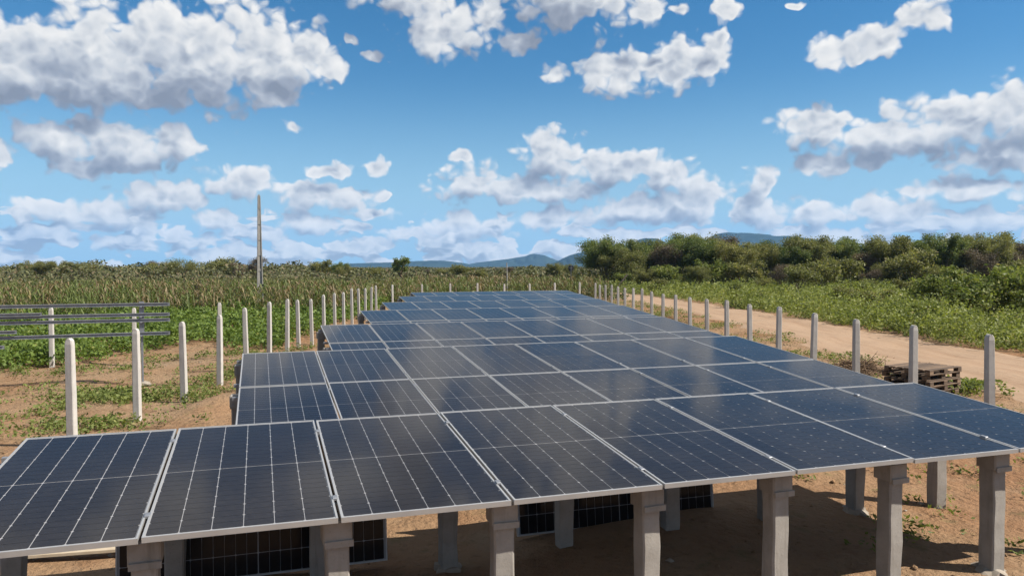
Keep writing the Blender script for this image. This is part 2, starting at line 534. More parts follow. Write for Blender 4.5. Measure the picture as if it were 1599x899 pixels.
class MB:
    """collects boxes, tubes and prisms for one mesh"""
    def __init__(self):
        self.v, self.f = [], []

    def box(self, x0, x1, y0, y1, z0, z1, taper=0.0):
        b = len(self.v)
        for z, k in ((z0, 0.0), (z1, taper)):
            self.v += [(x0 + k, y0 + k, z), (x1 - k, y0 + k, z), (x1 - k, y1 - k, z), (x0 + k, y1 - k, z)]
        self.f += [(b + 3, b + 2, b + 1, b), (b + 4, b + 5, b + 6, b + 7)]
        for i in range(4):
            j = (i + 1) % 4
            self.f.append((b + i, b + j, b + 4 + j, b + 4 + i))
        return self

    def cbox(self, x0, x1, y0, y1, z0, z1, c=0.01):
        """box with chamfered vertical and top edges"""
        def ring(z, s):
            a0, a1, b0, b1 = x0 + s, x1 - s, y0 + s, y1 - s
            return [(a0 + c, b0, z), (a1 - c, b0, z), (a1, b0 + c, z), (a1, b1 - c, z), (a1 - c, b1, z), (a0 + c, b1, z), (a0, b1 - c, z), (a0, b0 + c, z)]
        b = len(self.v)
        rs = [ring(z0, 0), ring(z1 - c, 0), ring(z1, c)]
        for r in rs:
            self.v += r
        self.f.append(tuple(range(b + 7, b - 1, -1)))
        for k in range(2):
            for i in range(8):
                j = (i + 1) % 8
                self.f.append((b + k * 8 + i, b + k * 8 + j, b + k * 8 + 8 + j, b + k * 8 + 8 + i))
        self.f.append(tuple(range(b + 16, b + 24)))
        return self

    def tube(self, pts, rad, n=6, cap=True):
        pts = [Vector(p) for p in pts]
        b = len(self.v)
        for i, p in enumerate(pts):
            d = (pts[min(i + 1, len(pts) - 1)] - pts[max(i - 1, 0)]).normalized()
            u = d.cross(Vector((0, 0, 1)) if abs(d.z) < 0.9 else Vector((1, 0, 0))).normalized()
            w = d.cross(u)
            r = rad[i] if hasattr(rad, '__len__') else rad
            for k in range(n):
                a = 2 * math.pi * k / n
                self.v.append(tuple(p + u * math.cos(a) * r + w * math.sin(a) * r))
        for i in range(len(pts) - 1):
            for k in range(n):
                j = (k + 1) % n
                self.f.append((b + i * n + k, b + i * n + j, b + (i + 1) * n + j, b + (i + 1) * n + k))
        if cap:
            self.f.append(tuple(b + k for k in range(n - 1, -1, -1)))
            self.f.append(tuple(b + (len(pts) - 1) * n + k for k in range(n)))
        return self

    def mesh(self, name, mat, smooth=False):
        return mesh(name, self.v, self.f, mat, smooth)


# ------------------------------------------------------------------ ground
rng = np.random.default_rng(7)
_ph = rng.uniform(0, 6.28, 40)
_dr = rng.uniform(0, 6.28, 40)
_wl = np.exp(rng.uniform(np.log(1.3), np.log(9), 40))


def relief(x, y):
    x = np.asarray(x, float)
    y = np.asarray(y, float)
    h = np.zeros_like(x)
    for p, d, w in zip(_ph, _dr, _wl):
        h = h + 0.0030 * w ** 0.6 * np.sin((x * np.cos(d) + y * np.sin(d)) * 6.283 / w + p)
    fade = np.clip(1.6 - np.hypot(x, y) / 60, 0, 1)
    # thrown-up soil along the left fence
    m = 0.22 * np.exp(-((x + 5.75) / 0.55) ** 2 - ((y - 15.6) / 1.9) ** 2)
    m = m + 0.13 * np.exp(-((x + 6.1) / 0.7) ** 2 - ((y - 24.5) / 2.6) ** 2)
    m = m + 0.12 * np.exp(-((x - 3.9) / 0.6) ** 2 - ((y - 10.1) / 0.5) ** 2)
    m = m + 0.10 * np.exp(-((x - 7.2) / 0.5) ** 2 - ((y - 22) / 6) ** 2)
    return h * fade + m


def axis(a, b, step, far):
    core = list(np.arange(a, b + 1e-6, step))
    lo, hi, s = a, b, step
    left, right = [], []
    while lo > -far or hi < far:
        s *= 1.28
        lo -= s
        hi += s
        if lo > -far:
            left.append(lo)
        if hi < far:
            right.append(hi)
    return np.array([-far] + left[::-1] + core + right + [far])


GX = axis(-32, 36, 0.35, 7000)
GY = axis(-4, 62, 0.35, 7000)
xx, yy = np.meshgrid(GX, GY)
zz = relief(xx, yy)
nx, ny = len(GX), len(GY)
idx = np.arange(nx * ny).reshape(ny, nx)
gf = np.stack([idx[:-1, :-1], idx[:-1, 1:], idx[1:, 1:], idx[1:, :-1]], -1).reshape(-1, 4)
ground = link('ground', mesh('ground', np.stack([xx, yy, zz], -1), gf, 'soil', True))
tag(ground, 'bare orange-brown sandy soil of the plot and fields', kind='structure')


def road_edges(y):
    """left and right edge of the dirt track beside the right fence"""
    c = 12.6 + 0.004 * (y - 25) - 0.0009 * np.clip(y - 30, 0, 60) ** 2 * 1.6
    w = 2.55 - 0.012 * np.clip(y - 20, 0, 70)
    wob = 0.22 * np.sin(y * 0.9) + 0.16 * np.sin(y * 2.3 + 1) + 0.1 * np.sin(y * 5.1)
    wob2 = 0.22 * np.sin(y * 0.8 + 2) + 0.15 * np.sin(y * 2.1) + 0.1 * np.sin(y * 4.7)
    return c - w + wob, c + w + wob2


ry = np.arange(-3, 92, 0.35)
L_, R_ = road_edges(ry)
NXR = 14
rx = L_[:, None] + (R_ - L_)[:, None] * np.linspace(0, 1, NXR)[None]
ryy = np.repeat(ry[:, None], NXR, 1)
uu = np.linspace(0, 1, NXR)[None]
ruts = -0.03 * (np.exp(-((uu - 0.3) / 0.09) ** 2) + np.exp(-((uu - 0.7) / 0.09) ** 2)) * 0.7
rzz = relief(rx, ryy) + 0.03 + ruts
rzz[:, 0] = relief(rx[:, 0], ry) - 0.02
rzz[:, -1] = relief(rx[:, -1], ry) - 0.02
ri = np.arange(rx.size).reshape(rx.shape)
rf = np.stack([ri[:-1, :-1], ri[:-1, 1:], ri[1:, 1:], ri[1:, :-1]], -1).reshape(-1, 4)
road = link('dirt_road', mesh('dirt_road', np.stack([rx, ryy, rzz], -1), rf, 'road_dirt', True))
tag(road, 'pale sandy dirt road beside the right fence', kind='structure')

# ------------------------------------------------------------------ hills on the horizon
F_PX = 1207.3


def hill(name, label, dist, prof, depth):
    """prof: (bearing offset, rise) pairs -> a solid ridge at that distance"""
    px = np.array([p[0] for p in prof], float)
    hy = np.array([p[1] for p in prof], float)
    N, M = 90, 26
    u = np.linspace(px[0], px[-1], N)
    rise = np.interp(u, px, hy)
    k = np.hanning(7)
    k /= k.sum()
    rise = np.convolve(np.pad(rise, 3, 'edge'), k, 'valid')
    r2 = np.random.default_rng(int(dist))
    rise = rise + np.convolve(r2.normal(0, 1, N + 4), np.ones(5) / 5, 'valid') * 0.7 * np.clip(rise / 20, 0.1, 1)
    X = u / F_PX * dist
    H = rise / F_PX * dist
    vv = []
    nz = r2.normal(0, 1, (M, N))
    for _ in range(2):
        nz = (nz + np.roll(nz, 1, 0) + np.roll(nz, 1, 1) + np.roll(nz, -1, 1)) / 2.6
    for j in range(M):
        s = j / (M - 1) * 2 - 1
        prof_s = (math.cos(s * math.pi) * 0.5 + 0.5) ** 0.8
        gully = 1 - 0.13 * np.abs(nz[j]) * (1 - prof_s) * 2
        vv.append(np.stack([X * (1 + 0.02 * s), np.full(N, dist + s * depth) + nz[j] * depth * 0.04,
                            np.maximum(H * prof_s * gully, 0) - 2.0], -1))
    vv = np.array(vv)
    ii = np.arange(M * N).reshape(M, N)
    ff = np.stack([ii[:-1, :-1], ii[:-1, 1:], ii[1:, 1:], ii[1:, :-1]], -1).reshape(-1, 4)
    o = link(name, mesh(name, vv, ff, 'hill_scrub', True))
    tag(o, label, kind='structure')


hill('hills', 'low dark scrub hills on the left horizon', 1500, [(-900, 1), (-820, 4), (-770, 6), (-730, 3), (-700, 7.5), (-660, 7), (-630, 3), (-600, 0)], 250)
hill('hills', 'low blue ridge left of centre', 4600, [(-285, 0), (-245, 7), (-190, 8), (-150, 10), (-110, 11), (-75, 7), (-50, 0)], 700)
hill('hills', 'blue mountain with rounded summit at the centre', 5000, [(-95, 0), (-55, 7), (-15, 12), (15, 16), (33, 21), (50, 18), (70, 10), (95, 6), (110, 0)], 800)
hill('hills', 'grey-blue rocky hill left of the thicket', 3600, [(50, 0), (72, 10), (90, 19), (105, 23), (130, 23), (165, 24), (200, 10), (230, 0)], 500)
hill('hills', 'pointed blue summit behind the thicket', 4200, [(130, 0), (165, 25), (186, 36), (205, 45), (222, 44), (240, 36), (280, 18), (310, 0)], 600)
hill('hills', 'flat-topped blue mountain behind the thicket', 4500, [(260, 0), (295, 36), (318, 51), (335, 53), (365, 52), (400, 48), (440, 46), (470, 42), (495, 34), (540, 20), (600, 0)], 800)

# ------------------------------------------------------------------ solar tables
PSI = R(18.094)
ROW = Vector((math.cos(PSI), math.sin(PSI), 0))
UPH = Vector((-math.sin(PSI), math.cos(PSI), 0))
PW, PL, PITCH = 1.134, 2.278, 1.154
FH, LIP = 0.035, 0.013

mb = MB()
mb.box(0, PW, -LIP, 0, -FH, 0)
mb.box(0, PW, -PL, -PL + LIP, -FH, 0)
mb.box(0, LIP, -PL + LIP, -LIP, -FH, -0.0004)
mb.box(PW - LIP, PW, -PL + LIP, -LIP, -FH, -0.0004)
FRAME = mb.mesh('frame', 'aluminium')
LAM = MB().box(LIP - 0.004, PW - LIP + 0.004, -PL + LIP - 0.004, -LIP + 0.004, -0.012, -0.006).mesh('laminate', 'backsheet')

CW, CH, GAPX, GAPY = 0.1786, 0.0892, 0.0050, 0.0030   # half cell, gaps between strings and between cells
HALF = 12 * CH + 11 * GAPY


def string_mesh(n_cols=1):
    v, f = [], []
    for c in range(n_cols):
        for k in range(12):
            y1 = -k * (CH + GAPY)
            y0 = y1 - CH
            x0 = c * (CW + GAPX)
            x1 = x0 + CW
            ch = 0.0075
            b = len(v)
            if k % 2 == 0:
                v += [(x0, y0, 0), (x1, y0, 0), (x1, y1 - ch, 0), (x1 - ch, y1, 0), (x0 + ch, y1, 0), (x0, y1 - ch, 0)]
            else:
                v += [(x0 + ch, y0, 0), (x1 - ch, y0, 0), (x1, y0 + ch, 0), (x1, y1, 0), (x0, y1, 0), (x0, y0 + ch, 0)]
            f.append(tuple(range(b, b + 6)))
    return mesh('cell_string', v, f, 'cell')


STRING = string_mesh(1)
SHEET = string_mesh(6)
CELL_X0 = (PW - (6 * CW + 5 * GAPX)) / 2
MIDGAP = 0.009
CELL_Y0 = -(PL - 2 * HALF - MIDGAP) / 2

PIER_S = 0.075


def pier_mesh(h, seed):
    r = random.Random(seed)
    m = MB()
    v, f = m.v, m.f
    N = 7
    for i in range(N):
        z = -0.25 + (h + 0.25) * i / (N - 1)
        s = PIER_S + r.uniform(-0.004, 0.004)
        c = 0.012
        ox, oy = r.uniform(-0.004, 0.004), r.uniform(-0.004, 0.004)
        for (x, y) in ((-s + c, -s), (s - c, -s), (s, -s + c), (s, s - c), (s - c, s), (-s + c, s), (-s, s - c), (-s, -s + c)):
            v.append((x + ox + r.uniform(-.003, .003), y + oy + r.uniform(-.003, .003), z))
    for i in range(N - 1):
        for k in range(8):
            j = (k + 1) % 8
            f.append((i * 8 + k, i * 8 + j, i * 8 + 8 + j, i * 8 + 8 + k))
    f.append(tuple(range((N - 1) * 8, N * 8)))
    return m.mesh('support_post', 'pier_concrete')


def cap_mesh():
    m = MB()
    m.cbox(-0.095, 0.095, -0.098, 0.095, -0.13, 0.02, 0.012)
    m.cbox(-0.088, 0.100, -0.112, -0.096, -0.15, -0.105, 0.004)
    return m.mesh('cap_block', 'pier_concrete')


CAP = cap_mesh()


def spill_mesh(seed):
    r = random.Random(seed)
    n = 14
    v = [(0, 0, 0.04)]
    f = []
    for ring, (rad, z) in enumerate(((0.11, 0.03), (0.18, 0.0))):
        for k in range(n):
            a = 6.283 * k / n
            q = rad * r.uniform(0.6, 1.3)
            v.append((q * math.cos(a), q * math.sin(a), z + r.uniform(-.012, .012) - (0.03 if ring else 0)))
    for k in range(n):
        j = (k + 1) % n
        f.append((0, 1 + k, 1 + j))
        f.append((1 + k, 1 + n + k, 1 + n + j, 1 + j))
    return mesh('footing', v, f, 'cement_spill')


SPILLS = [spill_mesh(i) for i in range(3)]
CLAMP = MB().cbox(-0.017, 0.017, -0.03, 0.03, -0.014, 0.004, 0.002).mesh('clamp', 'galvanised')
PURLIN = MB().box(-0.08, 8 * PITCH + 0.06, -0.021, 0.021, -0.045, 0.0).mesh('purlin', 'galvanised')
PIERS = {}


def pier(h, k):
    key = (round(h, 2), k % 3)
    if key not in PIERS:
        PIERS[key] = pier_mesh(key[0], 11 * k + 3)
    return PIERS[key]


TABLES = [  # x, y of the high left corner, height, tilt, panels deep, string detail
    (-3.985, 6.301, 1.358, 4.85, 1, True),
    (-4.342, 12.410, 1.366, 5.22, 2, True),
    (-4.597, 18.518, 1.352, 5.34, 2, True),
    (-4.831, 24.542, 1.362, 5.15, 2, False),
    (-5.090, 30.150, 1.364, 5.1, 2, False),
    (-5.322, 36.280, 1.360, 5.1, 2, False),
    (-5.530, 42.100, 1.350, 5.1, 2, False),
]
TLABEL = [
    'nearest solar array table, one row of eight dark panels on concrete posts',
    'second solar array table from the front, its left corner beside the fence soil mound',
    'third solar array table from the front, reflecting pale clouds at right',
    'fourth solar array table, in the middle of the seven tables',
    'fifth solar array table from the front, third from the back fence',
    'sixth solar array table, last but one before the back fence',
    'farthest solar array table, a thin blue strip just before the back fence',
]
jr = random.Random(5)
for ti, (tx, ty, tz, tilt, deep, detail) in enumerate(TABLES):
    tau = R(tilt)
    root = thing('solar_table', TLABEL[ti], 'solar array', (tx, ty, 0), PSI, 'rows of solar panel tables')
    ct, sn = math.cos(tau), math.sin(tau)

    def at(x, s, dz=0.0):
        """point on the table plane, s metres down the slope from the high edge; dz normal to it"""
        return (x, -s * ct - dz * sn, tz - s * sn + dz * ct)
    for d in range(deep):
        for k in range(8):
            s0 = d * (PL + 0.018)
            jz = jr.uniform(-0.003, 0.003)
            p = link('solar_panel', LAM, root, at(k * PITCH, s0, jz), (tau + R(jr.uniform(-0.12, 0.12)), R(jr.uniform(-0.1, 0.1)), 0))
            link('frame', FRAME, p)
            if detail:
                for half in range(2):
                    for c in range(6):
                        link('cell_string', STRING, p, (CELL_X0 + c * (CW + GAPX), CELL_Y0 - half * (HALF + MIDGAP), -0.0045))
            else:
                for half in range(2):
                    link('cell_sheet', SHEET, p, (CELL_X0, CELL_Y0 - half * (HALF + MIDGAP), -0.0045))
            if k < 7 and ti < 3:
                for q in (0.35, 1.93):
                    link('clamp', CLAMP, root, at(k * PITCH + PW + 0.01, s0 + q, 0.002), (tau, 0, 0))
        for q in (0.35, 1.93):
            link('purlin', PURLIN, root, at(0, s0 + q, -FH - 0.008), (tau, 0, 0))
    lines = (0.35, 2.03) if deep == 1 else (0.35, 2.295, 4.24)
    for li, s in enumerate(lines):
        for k in range(9):
            x = k * PITCH - 0.01
            if k == 0:
                x = -0.02
            px, py, pz = at(x, s, -FH - 0.075)
            wp = Vector((tx, ty, 0)) + ROW * px + UPH * py
            h = pz - 0.01
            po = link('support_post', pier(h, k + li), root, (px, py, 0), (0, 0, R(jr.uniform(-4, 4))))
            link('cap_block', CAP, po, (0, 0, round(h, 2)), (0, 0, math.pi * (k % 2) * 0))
            if ti == 0 and (li, k) in ((0, 3), (0, 7), (1, 7)):
                link('footing', SPILLS[k % 3], po, (0, 0, float(relief(wp.x, wp.y))), (0, 0, k * 1.7))

# ------------------------------------------------------------------ spare panels standing on edge under the first table
def stored_panel(label, x, y, lean, group='spare panels standing under the first table'):
    root = thing('stored_panel', label, 'solar panel', (x, y, 0.03), PSI, group)
    # stands on its long edge: panel length along local X, width upward
    rot = Matrix.Rotation(R(90 - lean), 4, 'X') @ Matrix.Rotation(R(90), 4, 'Z')

    def sub(name, data, lx, ly, lz, par):
        o = bpy.data.objects.new(name, data)
        COL.objects.link(o)
        o.parent = par
        o.matrix_local = rot @ Matrix.Translation((lx, ly, lz)) if par is root else Matrix.Translation((lx, ly, lz))
        return o
    lam = sub('laminate', LAM, 0, 0, 0, root)
    sub('frame', FRAME, 0, 0, 0, root)
    for half in range(2):
        for c in range(6):
            sub('cell_string', STRING, CELL_X0 + c * (CW + GAPX), CELL_Y0 - half * (HALF + MIDGAP), -0.0045, lam)


stored_panel('spare dark panel on its long edge under the left of the first table', -3.33, 6.40, 6)
stored_panel('spare dark panel on its long edge under the middle of the first table', 0.05, 7.72, 6)

# ------------------------------------------------------------------ concrete fence posts
def fence_mesh(h, seed):
    r = random.Random(seed)
    m = MB()
    s = 0.062
    prof = [(-0.3, s), (h * 0.5, s - 0.003), (h - 0.09, s - 0.008), (h - 0.035, s - 0.014), (h - 0.008, s - 0.032), (h, s - 0.05)]
    for i, (z, q) in enumerate(prof):
        c = 0.012 if i < 5 else 0.005
        # the top is rounded across its width only
        qy = max(q, s - 0.016)
        for (x, y) in ((-q + c, -qy), (q - c, -qy), (q, -qy + c), (q, qy - c), (q - c, qy), (-q + c, qy), (-q, qy - c), (-q, -qy + c)):
            m.v.append((x + r.uniform(-.002, .002), y + r.uniform(-.002, .002), z))
    for i in range(len(prof) - 1):
        for k in range(8):
            j = (k + 1) % 8
            m.f.append((i * 8 + k, i * 8 + j, i * 8 + 8 + j, i * 8 + 8 + k))
    m.f.append(tuple(range((len(prof) - 1) * 8, len(prof) * 8)))
    return m.mesh('fence_post', 'post_concrete')


FPOSTS = [fence_mesh(1.69, i) for i in range(4)]
ORD = ['first', 'second', 'third', 'fourth', 'fifth', 'sixth', 'seventh', 'eighth', 'ninth', 'tenth', 'eleventh', 'twelfth', 'thirteenth', 'fourteenth', 'fifteenth', 'sixteenth', 'seventeenth', 'eighteenth', 'nineteenth', 'twentieth', 'twenty-first', 'twenty-second', 'twenty-third', 'twenty-fourth', 'twenty-fifth']


def ordinal(i):
    if i < len(ORD):
        return ORD[i]
    tens = {2: 'twenty', 3: 'thirty', 4: 'forty', 5: 'fifty', 6: 'sixty'}
    n = i + 1
    if n % 10 == 0:
        return tens[n // 10][:-1] + 'ieth'
    return tens[n // 10] + '-' + ORD[n % 10 - 1]


fr = random.Random(12)


def fence_post(x, y, label, group, rz=0.0):
    o = link('fence_post', fr.choice(FPOSTS), None, (x, y, float(relief(x, y)) - 0.02 + fr.uniform(-0.02, 0.02)),
             (R(fr.uniform(-1.2, 1.2)), R(fr.uniform(-1.1, 1.1)), rz + R(fr.uniform(-5, 5))))
    tag(o, label, 'fence post', group)


LEFT = [11.66, 13.86, 16.03, 18.19, 20.23, 22.38, 24.4, 25.9, 27.9, 30.0, 32.17, 34.2, 36.34, 38.36, 40.41, 42.44, 44.44]
for i, y in enumerate(LEFT):
    fence_post(-6.683 - 0.03476 * (y - 11.785), y, 'white concrete post, %s from the near end of the left fence' % ORD[i],
               'posts of the left fence', R(2))
for i in range(8):
    fence_post(-7.219 + 1.678 * i, 46.76 + 0.735 * i, 'white concrete post of the back fence, %s from its left corner' % ORD[i],
               'posts of the back fence', PSI)
RIGHT = [(7.42, 11.95), (7.05, 13.55), (6.90, 15.45)] + [(7.041 - 0.0918 * k, 11.354 + 1.996 * k) for k in range(3, 20)]
for i, (x, y) in enumerate(RIGHT):
    fence_post(x, y, 'grey-white concrete post, %s from the near end of the right fence' % ORD[i], 'posts of the right fence', R(4))
for i, (x, y) in enumerate([(-12.9, 21.6), (-10.95, 22.35), (-8.78, 23.2)]):
    fence_post(x, y, 'white concrete post behind the metal frame rails, %s from the left' % ORD[i], 'posts behind the metal frame', PSI)

# ------------------------------------------------------------------ rack of galvanised rails at the left
fx, fy = -8.78, 18.3
fr_root = thing('rail_rack', 'rack of long grey galvanised rails on steel uprights at the left', 'metal rack', (fx, fy, 0), PSI)


def cchannel(L0, L1, w=0.05, h=0.078, t=0.004):
    m = MB()
    m.box(L0, L1, w / 2 - t, w / 2, 0, h)
    m.box(L0, L1, -w / 2, w / 2 - t, h - t, h)
    m.box(L0, L1, -w / 2, w / 2 - t, 0, t)
    m.box(L0, L1, -w / 2, -w / 2 + t, h - 0.018, h - t)
    m.box(L0, L1, -w / 2, -w / 2 + t, t, 0.018)
    return m.mesh('rail', 'galvanised')


RAIL = cchannel(-7.2, 0.62)
for (z, x1) in ((1.84, None), (1.60, None), (1.47, None), (1.15, None), (1.60 + 0.055, -2.05), (1.28, -2.55), (0.95, -2.8)):
    rl = link('rail', RAIL if x1 is None else cchannel(-7.2, x1), fr_root, (0, -0.075 if x1 is None else -0.135, z), (0, R(-0.25 if z < 1.4 else 0.0), 0))
for x in (0.0, -3.9, -7.0):
    link('upright', MB().box(-0.022, 0.022, -0.022, 0.022, -0.1, 1.2).box(-0.05, 0.05, -0.03, 0.03, 1.2, 1.95).mesh('upright', 'galvanised'), fr_root, (x, 0, 0))
    link('arm', MB().box(-0.02, 0.02, -0.17, -0.031, 1.13, 1.149).box(-0.02, 0.02, -0.17, -0.031, 1.45, 1.469).box(-0.02, 0.02, -0.17, -0.031, 1.58, 1.599).box(-0.02, 0.02, -0.17, -0.031, 1.82, 1.839).mesh('arm', 'galvanised'), fr_root, (x, 0, 0))
    link('footing', SPILLS[1], fr_root, (x, 0, 0.01), (0, 0, x), (1.3, 1.3, 1))

# ------------------------------------------------------------------ utility pole and other poles
up = thing('utility_pole', 'tall slotted concrete utility pole beyond the left fence', 'utility pole', (-16.3, 50.0, 0), R(25))
m = MB()
PH = 7.35
for s in (-1, 1):
    b0 = len(m.v)
    for z, w, d in ((-0.4, 0.215, 0.12), (PH, 0.085, 0.07)):
        t_ = 0.065 if z < 0 else 0.045
        x0, x1 = (s * w - s * t_, s * w)
        x0, x1 = min(x0, x1), max(x0, x1)
        m.v += [(x0, -d, z), (x1, -d, z), (x1, d, z), (x0, d, z)]
    for i in range(4):
        j = (i + 1) % 4
        m.f.append((b0 + i, b0 + j, b0 + 4 + j, b0 + 4 + i))
    m.f.append((b0 + 4, b0 + 5, b0 + 6, b0 + 7))
link('flange', m.mesh('flange', 'pole_concrete'), up)
m = MB()
for i in range(8):
    z0, z1 = -0.3 + i * 0.95, -0.3 + (i + 1) * 0.95
    w = 0.155 - 0.0177 * (z0 + z1) / 2
    m.box(-w, w, -0.03, 0.03, z0, z1 + 0.001)
for i in range(7):
    z0 = 0.5 + i * 1.0
    w = 0.16 - 0.0177 * (z0 + 0.5)
    m.box(-w, w, -0.06, 0.06, z0, z0 + (0.14 if i < 3 else 0.93))
link('web', m.mesh('web', 'pole_concrete'), up)

tp = link('thin_pole', MB().tube([(0, 0, -0.3), (0.02, 0, 1.6), (0.0, 0, 3.05)], [0.05, 0.045, 0.035], 7).mesh('thin_pole', 'pole_concrete'), None, (-0.4, 60.0, 0))
tag(tp, 'thin pale pole standing behind the middle of the back fence', 'pole')


def disc_sign(x, y, z, rad, label):
    root = thing('road_sign', label, 'road sign', (x, y, 0), R(8), 'signs beyond the back fence')
    link('sign_post', MB().tube([(0, 0, -0.3), (0, 0, z + rad)], 0.035, 8).mesh('sign_post', 'galvanised'), root)
    n = 24
    v, f = [], []
    for yy_ in (0.04, 0.046):
        v += [(rad * math.cos(6.2832 * k / n), yy_, z + rad * math.sin(6.2832 * k / n)) for k in range(n)]
    f = [tuple(range(n)), tuple(range(2 * n - 1, n - 1, -1))] + [(k, k + n, (k + 1) % n + n, (k + 1) % n) for k in range(n)]
    link('sign_plate', mesh('sign_plate', v, f, 'dark_metal'), root)
    link('bracket', MB().box(-0.22, 0.22, -0.01, 0.038, z - 0.03, z + 0.03).mesh('bracket', 'galvanised'), root)


disc_sign(8.4, 110.0, 2.50, 0.42, 'round black-backed road sign on a post beyond the back fence')
disc_sign(12.6, 131.0, 1.55, 0.30, 'smaller dark road sign near the thicket edge')

# leaning board behind the right fence
lb = link('leaning_board', MB().box(-0.06, 0.06, -0.02, 0.02, 0, 1.9).mesh('leaning_board', 'bark'), None, (9.6, 72.0, 0.5), (0, R(38), 0))
tag(lb, 'weathered board leaning at a slant behind the right fence', 'board')

# pale plank lying on the ground behind the first table
pk = link('plank', MB().cbox(-0.9, 0.9, -0.07, 0.07, 0, 0.03, 0.004).mesh('plank', 'pale_wood'), None, (-4.25, 7.25, 0.05), (0, 0, R(12)))
tag(pk, 'pale wooden plank on the soil at the lower left', 'plank')

# dead tyre at the edge of the thicket
ty_root = thing('tyre', 'old black tyre standing at the edge of the right thicket', 'tyre', (47.5, 92.0, 0.72), R(20))
v, f = [], []
n1, n2 = 28, 10
for i in range(n1):
    a = 6.2832 * i / n1
    for j in range(n2):
        bb = 6.2832 * j / n2
        rr = 0.33 + 0.12 * math.cos(bb)
        v.append((rr * math.cos(a), 0.11 * math.sin(bb), rr * math.sin(a)))
for i in range(n1):
    for j in range(n2):
        f.append((i * n2 + j, ((i + 1) % n1) * n2 + j, ((i + 1) % n1) * n2 + (j + 1) % n2, i * n2 + (j + 1) % n2))
link('tread', mesh('tread', v, f, 'rubber', True), ty_root)

# ------------------------------------------------------------------ pallets
BOARD = {}


def board(lx, ly, lz):
    k = (lx, ly, lz)
    if k not in BOARD:
        BOARD[k] = MB().cbox(-lx / 2, lx / 2, -ly / 2, ly / 2, 0, lz, 0.004).mesh('board', 'pallet_wood')
    return BOARD[k]


pr = random.Random(3)
plab = ['bottom wooden pallet of the stack beside the dirt road', 'second wooden pallet from the bottom of the stack by the road',
        'middle wooden pallet of the five stacked by the road', 'fourth wooden pallet from the bottom of the stack by the road', 'top wooden pallet of the stack beside the dirt road']
for i in range(5):
    z = 0.02 + 0.118 * i
    root = thing('pallet', plab[i], 'pallet', (8.72 + pr.uniform(-.04, .04), 16.45 + pr.uniform(-.04, .04), z), R(31 + pr.uniform(-4, 4)), 'stacked wooden pallets')
    root.scale = (1, 1, 0.79)
    for y in (-0.45, 0, 0.45):
        link('bottom_board', board(1.2, 0.1, 0.02), root, (0, y, 0))
        for x in (-0.53, 0, 0.53):
            link('block', board(0.14, 0.098, 0.078), root, (x, y, 0.02))
    for x in (-0.53, 0, 0.53):
        link('stringer', board(0.138, 1.0, 0.022), root, (x, 0, 0.098))
    for k in range(7):
        link('deck_board', board(1.198, 0.105, 0.02), root, (pr.uniform(-.01, .01), -0.445 + k * 0.1483, 0.121))


# ------------------------------------------------------------------ foliage tools
def leaves(pts, size, rg, aspect=0.45, up=0.3, size_var=0.5, tint=None):
    """leaf-shaped quads at the points; returns verts, faces, tint"""
    n = len(pts)
    d = rg.normal(0, 1, (n, 3))
    d[:, 2] = d[:, 2] * 0.6 + up
    d /= np.linalg.norm(d, axis=1)[:, None]
    s = np.cross(d, rg.normal(0, 1, (n, 3)))
    s /= np.linalg.norm(s, axis=1)[:, None] + 1e-9
    L = (np.asarray(size) * (1 + size_var * (rg.random(n) - 0.5)))[:, None] * np.ones((n, 1))
    nr = np.cross(d, s)
    base = pts - d * L * 0.5
    tip = pts + d * L * 0.5
    fold = nr * L * 0.10
    l = pts + s * L * aspect * 0.5 + fold
    r = pts - s * L * aspect * 0.5 + fold
    v = np.stack([base, l, tip, r], 1).reshape(-1, 3)
    f = np.arange(4 * n).reshape(n, 4)
    if tint is None:
        tint = rg.random(n)
    return v, f, np.repeat(tint, 4)


def merge(parts):
    V, Fc, T, o = [], [], [], 0
    for v, f, t in parts:
        V.append(v)
        Fc.append(f + o)
        T.append(t)
        o += len(v)
    return np.concatenate(V), np.concatenate(Fc), np.concatenate(T)


